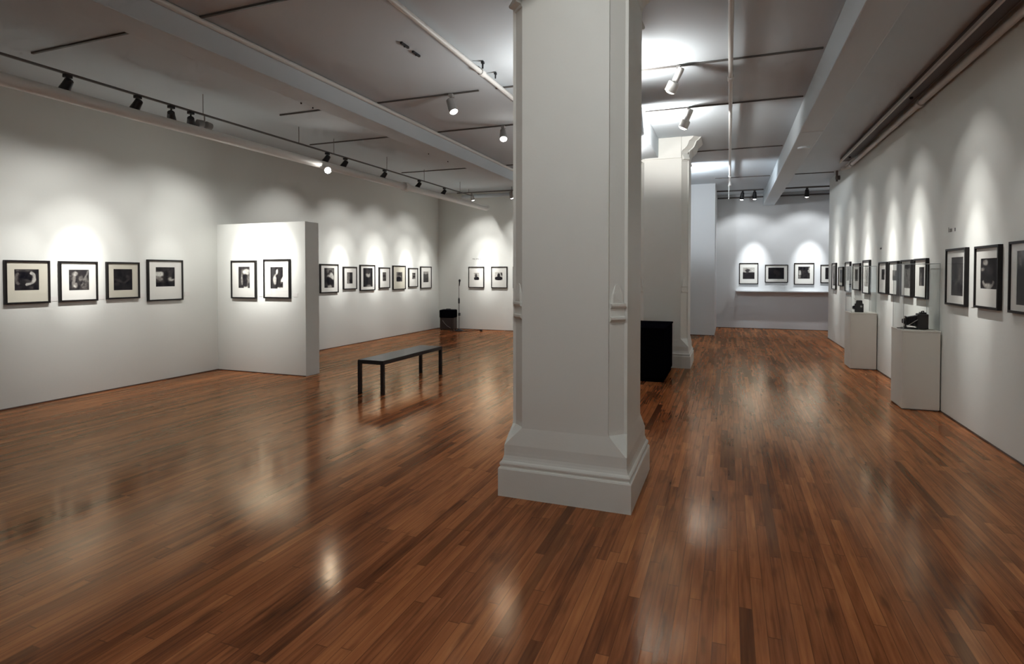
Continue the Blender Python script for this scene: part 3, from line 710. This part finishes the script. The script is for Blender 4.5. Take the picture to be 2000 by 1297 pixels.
# ------------------------------------------------------------------ pedestals and their covers
def pedestal(x0, x1, y0, y1, h, label, vlabel, vh):
    cx, cy = (x0+x1)/2, (y0+y1)/2
    t = thing('pedestal', label, 'pedestal', (cx, cy, 0), group='white display pedestals')
    a, b = (x1-x0)/2, (y1-y0)/2
    bm = bmesh.new(); add_box(bm, (-a, -b, .012), (a, b, h-.02), .003); obj('body', bm, M['plinth'], t)
    bm = bmesh.new(); add_box(bm, (-a+.012, -b+.012, 0), (a-.012, b-.012, .012)); obj('foot', bm, M['trackgrey'], t)
    bm = bmesh.new(); add_box(bm, (-a-.002, -b-.002, h-.02), (a+.002, b+.002, h), .003); obj('top', bm, M['plinth'], t)
    v = thing('display_cover', vlabel, 'display cover', (cx, cy, h), group='clear display covers')
    a -= .012; b -= .012
    H = vh-h
    e = .003
    for nm, lo, hi in (('side', (-a, -b, 0), (-a, b, H)), ('side', (a, -b, 0), (a, b, H))):
        bm = bmesh.new(); vs = [bm.verts.new(p) for p in ((lo[0], -b, .0005), (lo[0], b, .0005), (lo[0], b, H), (lo[0], -b, H))]; bm.faces.new(vs); obj('side_panel', bm, M['acrylic'], v)
    for y in (-b, b):
        bm = bmesh.new(); vs = [bm.verts.new(p) for p in ((-a, y, .0005), (a, y, .0005), (a, y, H), (-a, y, H))]; bm.faces.new(vs); obj('side_panel', bm, M['acrylic'], v)
    bm = bmesh.new(); vs = [bm.verts.new(p) for p in ((-a, -b, H), (a, -b, H), (a, b, H), (-a, b, H))]; bm.faces.new(vs); obj('top_panel', bm, M['acrylic'], v)
    bm = bmesh.new()
    P = [(-a, -b), (a, -b), (a, b), (-a, b)]
    for k in range(4):
        p, q = P[k], P[(k+1) % 4]
        add_tube(bm, [(p[0], p[1], H), (q[0], q[1], H)], .0028, 6); add_tube(bm, [(p[0], p[1], 0.003), (p[0], p[1], H)], .0022, 6)
    obj('edge', bm, M['edge'], v)
pedestal(1.91, 2.285, 7.90, 8.385, .932, 'white pedestal holding the large bellows camera', 'clear cover over the large bellows camera', 1.713)
pedestal(1.905, 2.285, 10.94, 11.45, .941, 'white pedestal farther along the right wall holding the small box camera', 'clear cover over the small box camera', 1.72)

# bellows camera, lens pointing to -X (into the room)
t = thing('bellows_camera', 'large black folding bellows camera on the nearer pedestal', 'camera', (2.09, 8.14, .932), R(-8))
bm = bmesh.new(); add_box(bm, (.02, -.11, .012), (.125, .11, .185), .008); obj('body', bm, M['leather'], t)
bm = bmesh.new(); add_box(bm, (.045, -.05, .185), (.11, .05, .203), .005); add_tube(bm, [(.06, -.035, .195), (.065, -.03, .215), (.09, .03, .215), (.095, .035, .195)], .006, 8); obj('handle', bm, M['leather'], t)
bm = bmesh.new()
rings = []
for k in range(15):
    f = k/14; x = .02-.105*f; s = (.075-.022*f)*(1 if k % 2 == 0 else .86); hz = (.070-.020*f)*(1 if k % 2 == 0 else .86); cz = .098-.004*f
    rings.append([(x, -s, cz-hz), (x, s, cz-hz), (x, s, cz+hz), (x, -s, cz+hz)])
add_loft(bm, rings); obj('bellows', bm, M['leather'], t)
bm = bmesh.new(); add_box(bm, (-.098, -.062, .02), (-.085, .062, .152), .004); add_box(bm, (-.104, -.05, .012), (-.08, .05, .03), .003); obj('lens_standard', bm, M['black'], t)
s = None
bm = bmesh.new(); add_lathe(bm, (-.098, 0, .092), (-1, 0, 0), [(0, .034), (.008, .036), (.010, .028), (.028, .027), (.030, .021), (.026, .018), (.02, 0)], 22, True, False); ls = obj('lens', bm, M['lens'], t, smooth=True)
bm = bmesh.new(); add_lathe(bm, (-.108, 0, .092), (-1, 0, 0), [(0, .0305), (.004, .0305)], 22); obj('lens_ring', bm, M['chrome'], ls)
bm = bmesh.new(); add_box(bm, (-.145, -.055, .0), (.03, .055, .012), .002); add_box(bm, (-.175, -.03, .006), (-.14, .03, .010)); obj('bed', bm, M['black'], t)
for y in (-.04, .04):
    bm = bmesh.new(); add_tube(bm, [(-.13, y, .016), (.0, y, .016)], .003, 6); obj('rail', bm, M['chrome'], t)
bm = bmesh.new(); add_tube(bm, [(-.088, -.064, .03), (.02, -.105, .12)], .004, 6); obj('strut', bm, M['chrome'], t)
# small reflex/box camera on the farther pedestal
t = thing('box_camera', 'small black box camera with a viewing hood on the farther pedestal', 'camera', (2.07, 11.19, .941), R(-6))
bm = bmesh.new(); add_box(bm, (-.06, -.055, 0), (.065, .055, .145), .006); obj('body', bm, M['leather'], t)
bm = bmesh.new(); add_loft(bm, [[(-.045, -.045, .145), (.05, -.045, .145), (.05, .045, .145), (-.045, .045, .145)], [(-.038, -.04, .20), (.045, -.04, .20), (.045, .04, .20), (-.038, .04, .20)]]); obj('viewing_hood', bm, M['black'], t)
bm = bmesh.new(); add_lathe(bm, (-.06, 0, .075), (-1, 0, 0), [(0, .034), (.02, .034), (.022, .027), (.035, .026), (.03, .02), (.03, 0)], 20, True, False); obj('lens', bm, M['lens'], t, smooth=True)
bm = bmesh.new(); add_loft(bm, [[(-.046, -.04, .20), (-.044, -.04, .20), (-.044, .04, .20), (-.046, .04, .20)], [(-.074, -.036, .235), (-.072, -.036, .235), (-.072, .036, .235), (-.074, .036, .235)]]); obj('hood_flap', bm, M['black'], t)
bm = bmesh.new(); add_lathe(bm, (.03, -.055, .10), (0, -1, 0), [(0, .016), (.012, .016), (.014, .012)], 14); obj('winding_knob', bm, M['chrome'], t, smooth=True)

# ------------------------------------------------------------------ amplifier, microphone stand, cables
t = thing('amplifier', 'dark speaker amplifier standing in the far left corner', 'amplifier', (-7.43, 14.50, 0), R(8))
bm = bmesh.new(); add_box(bm, (-.205, -.15, .02), (.205, .15, .36), .012); obj('cabinet', bm, M['brown'], t)
bm = bmesh.new(); add_box(bm, (-.175, -.158, .05), (.175, -.150, .33), .004); obj('speaker_grille', bm, M['grille'], t)
bm = bmesh.new(); add_box(bm, (-.215, -.175, .35), (.215, .16, .575), .03); obj('cover', bm, M['blackmat'], t)
bm = bmesh.new(); add_tube(bm, [(-.07, 0, .57), (-.06, 0, .595), (.06, 0, .595), (.07, 0, .57)], .009, 8); obj('handle', bm, M['black'], t)
for sx in (-1, 1):
    for sy in (-1, 1):
        bm = bmesh.new(); add_lathe(bm, (sx*.17, sy*.12, 0), (0, 0, 1), [(0, .016), (.022, .02)], 12); obj('foot', bm, M['black'], t)
bm = bmesh.new(); add_tube(bm, [(-.12, -.162, .28), (-.06, -.165, .2), (.02, -.165, .12), (.12, -.163, .07)], .006, 8); obj('cord', bm, M['chrome'], t)
t = thing('microphone_stand', 'slim black microphone stand beside the amplifier', 'microphone stand', (-7.03, 14.36, 0))
bm = bmesh.new(); add_lathe(bm, (0, 0, 0), (0, 0, 1), [(0, .125), (.012, .125), (.028, .10), (.045, .03), (.06, .018)], 26); obj('base', bm, M['black'], t, smooth=True)
bm = bmesh.new(); add_cyl(bm, (0, 0, .04), (0, 0, .80), .012, seg=12); obj('lower_tube', bm, M['trackgrey'], t, smooth=True)
bm = bmesh.new(); add_cyl(bm, (0, 0, .80), (0, 0, 1.28), .008, seg=12); obj('upper_tube', bm, M['trackgrey'], t, smooth=True)
bm = bmesh.new(); add_lathe(bm, (0, 0, .76), (0, 0, 1), [(0, .016), (.02, .024), (.12, .024), (.16, .014)], 14); obj('clutch', bm, M['black'], t, smooth=True)
bm = bmesh.new(); add_box(bm, (-.012, -.03, .42), (.03, .03, .50), .006); obj('cable_clip', bm, M['black'], t)
bm = bmesh.new(); add_lathe(bm, (.0, .02, 1.25), (.12, -.10, 1), [(0, .012), (.10, .019), (.12, .020), (.125, .026), (.15, .030), (.175, .026), (.19, .01), (.192, 0)], 16, True, False); obj('microphone', bm, M['black'], t, smooth=True)
def cable(pts, label, r=.008):
    bm = bmesh.new()
    P = [Vector(p) for p in pts]; Q = []
    for i in range(len(P)-1):
        p0, p1, p2, p3 = P[max(i-1, 0)], P[i], P[i+1], P[min(i+2, len(P)-1)]
        for k in range(8):
            s = k/8
            Q.append(.5*((2*p1)+(p2-p0)*s+(2*p0-5*p1+4*p2-p3)*s*s+(3*p1-p0-3*p2+p3)*s**3))
    Q.append(P[-1]); add_tube(bm, Q, r, 8)
    tag(obj('cable', bm, M['black'], smooth=True), label, 'cable')
cable([(-7.24, 14.20, .01), (-7.10, 14.16, .01), (-6.94, 14.18, .01), (-6.86, 14.20, .01), (-6.83, 14.26, .01), (-6.82, 14.28, .01)], 'black cable looped on the floor around the microphone stand base')
cable([(-6.82, 14.30, .01), (-6.70, 14.36, .01), (-6.60, 14.52, .01), (-6.50, 14.60, .01), (-6.44, 14.58, .01), (-6.42, 14.50, .01)], 'black cable trailing right along the floor below the back wall photographs')
bm = bmesh.new(); add_box(bm, (-6.45, 14.46, .0), (-6.38, 14.51, .05), .008)
tag(obj('plug_box', bm, M['black']), 'small black plug box at the end of the floor cable', 'plug box')

# ------------------------------------------------------------------ light
# picture lamps of the left wall track
for y, hot, wide in ((4.28, 150, 42), (4.97, 430, 44), (6.2, 120, 46)):
    pool((TX-.03, y, 3.50), (XL, y, 1.68), hot, wide*.75)
for y, hot, wide in ((10.30, 460, 42), (11.65, 540, 42), (13.05, 480, 42), (14.0, 260, 0), (8.6, 0, 36)):
    pool((TX-.03, y, 3.50), (XL, y, 1.68), hot, wide)
# partition
pool((-7.2, 5.45, 3.55), (-7.16, 7.13, 1.78), 560, 40, 30)
pool((-6.65, 5.45, 3.55), (-6.68, 7.13, 1.78), 560, 0, 30)
# back wall
pool((-6.40, 13.6, 3.62), (-6.38, YBL, 1.68), 520, 60, 27)
pool((-5.15, 13.6, 3.62), (-5.15, YBL, 1.68), 480, 60, 27)
pool((-3.7, 13.6, 3.62), (-3.7, YBL, 1.68), 400, 50, 27)
# alcove
cool = (.955, .98, 1)
for x, hot in ((.66, 250), (2.1, 280)):
    lamp((x, 16.93, 3.60), (x, YBA, 1.75), hot*K, 32, 1, cool, name='picture_lamp')
for x in (.35, 1.92, 3.2):
    lamp((x, 16.93, 3.60), (x+.1, YBA, 1.35), 34*K, 110, .5, cool, name='wash_lamp')
# right wall, from lamps behind the right beam
for y, hot, wide in ((14.85, 420, 18), (13.2, 420, 18), (11.75, 480, 18), (10.10, 520, 18), (8.86, 560, 18), (6.98, 400, 20)):
    pool((1.36, y, 3.74), (XR, y, 1.55), hot, wide, 26, 80)
lamp((1.36, 5.2, 3.74), (XR, 5.0, 1.5), 20, 80, .4, name='wash_lamp')
# glow on the ceiling beside the girder
lamp((-1.02, 6.35, 3.56), (-.90, 6.35, 4.2), 52, 150, .5, radius=.06, name='unseen_girder_lamp'); lamp((-.98, 8.35, 3.54), (-.92, 8.75, 4.2), 70, 166, .4, radius=.06, name='unseen_girder_lamp')
lamp((-.92, 12.9, 3.46), (-.80, 13.5, 4.1), 95, 172, .3, (.88, .94, 1), .06, 'unseen_girder_lamp')
# white spots over the aisles
lamp((-3.2, 6.5, 3.55), (-2.2, 5.6, 0), 40, 70, .6, name='aisle_lamp')
lamp((-3.2, 8.2, 3.55), (-2.6, 7.0, 0), 40, 70, .6, name='aisle_lamp')
# unseen fill lamps added near the viewer and left of the girder
point((-.80, 1.7, 3.68), 44, (1, 1, .97), radius=.1)
point((-1.0, -1.5, 3.3), 24, (1, .98, .95), radius=.2)
lamp((-1.75, 6.0, 3.2), (-1.85, 6.0, 4.2), 36, 165, .4, radius=.1, name='unseen_girder_lamp')  # added uplights that brighten the left bay ceiling
lamp((-1.75, 9.0, 3.2), (-1.85, 9.0, 4.2), 34, 165, .4, radius=.1, name='unseen_girder_lamp')
lamp((-1.9, 12.6, 3.2), (-2.0, 12.6, 4.2), 30, 165, .4, radius=.1, name='unseen_girder_lamp')

w = bpy.data.worlds.new('room_air'); scene.world = w; w.use_nodes = True
w.node_tree.nodes['Background'].inputs[0].default_value = (.05, .05, .055, 1)
w.node_tree.nodes['Background'].inputs[1].default_value = .3

# ------------------------------------------------------------------ camera
F, PITCH, YAW, PY = 1117.0, R(1.2), R(20.782), 557.4
fw = Vector((-math.sin(YAW)*math.cos(PITCH), math.cos(YAW)*math.cos(PITCH), -math.sin(PITCH)))
rt = Vector((math.cos(YAW), math.sin(YAW), 0)); up = rt.cross(fw)
cam = bpy.data.cameras.new('camera'); co = bpy.data.objects.new('camera', cam); COL.objects.link(co)
cam.sensor_fit = 'HORIZONTAL'; cam.sensor_width = 36; cam.lens = F/2000*36
cam.shift_y = (PY-648.5)/2000
cam.clip_start = .05; cam.clip_end = 100
mw = Matrix((( rt.x, up.x, -fw.x, 0), (rt.y, up.y, -fw.y, 0), (rt.z, up.z, -fw.z, 1.6), (0, 0, 0, 1)))
co.matrix_world = mw
scene.camera = co

scene.view_settings.view_transform = 'Standard'
scene.view_settings.look = 'None'
scene.view_settings.exposure = 0.38
scene.cycles.use_denoising = True
scene.cycles.use_adaptive_sampling = True
scene.cycles.adaptive_threshold = .08
scene.cycles.adaptive_min_samples = 16
scene.cycles.max_bounces = 6
scene.cycles.diffuse_bounces = 4
scene.cycles.glossy_bounces = 3
scene.cycles.transparent_max_bounces = 12
scene.cycles.sample_clamp_indirect = 6
scene.cycles.caustics_reflective = False
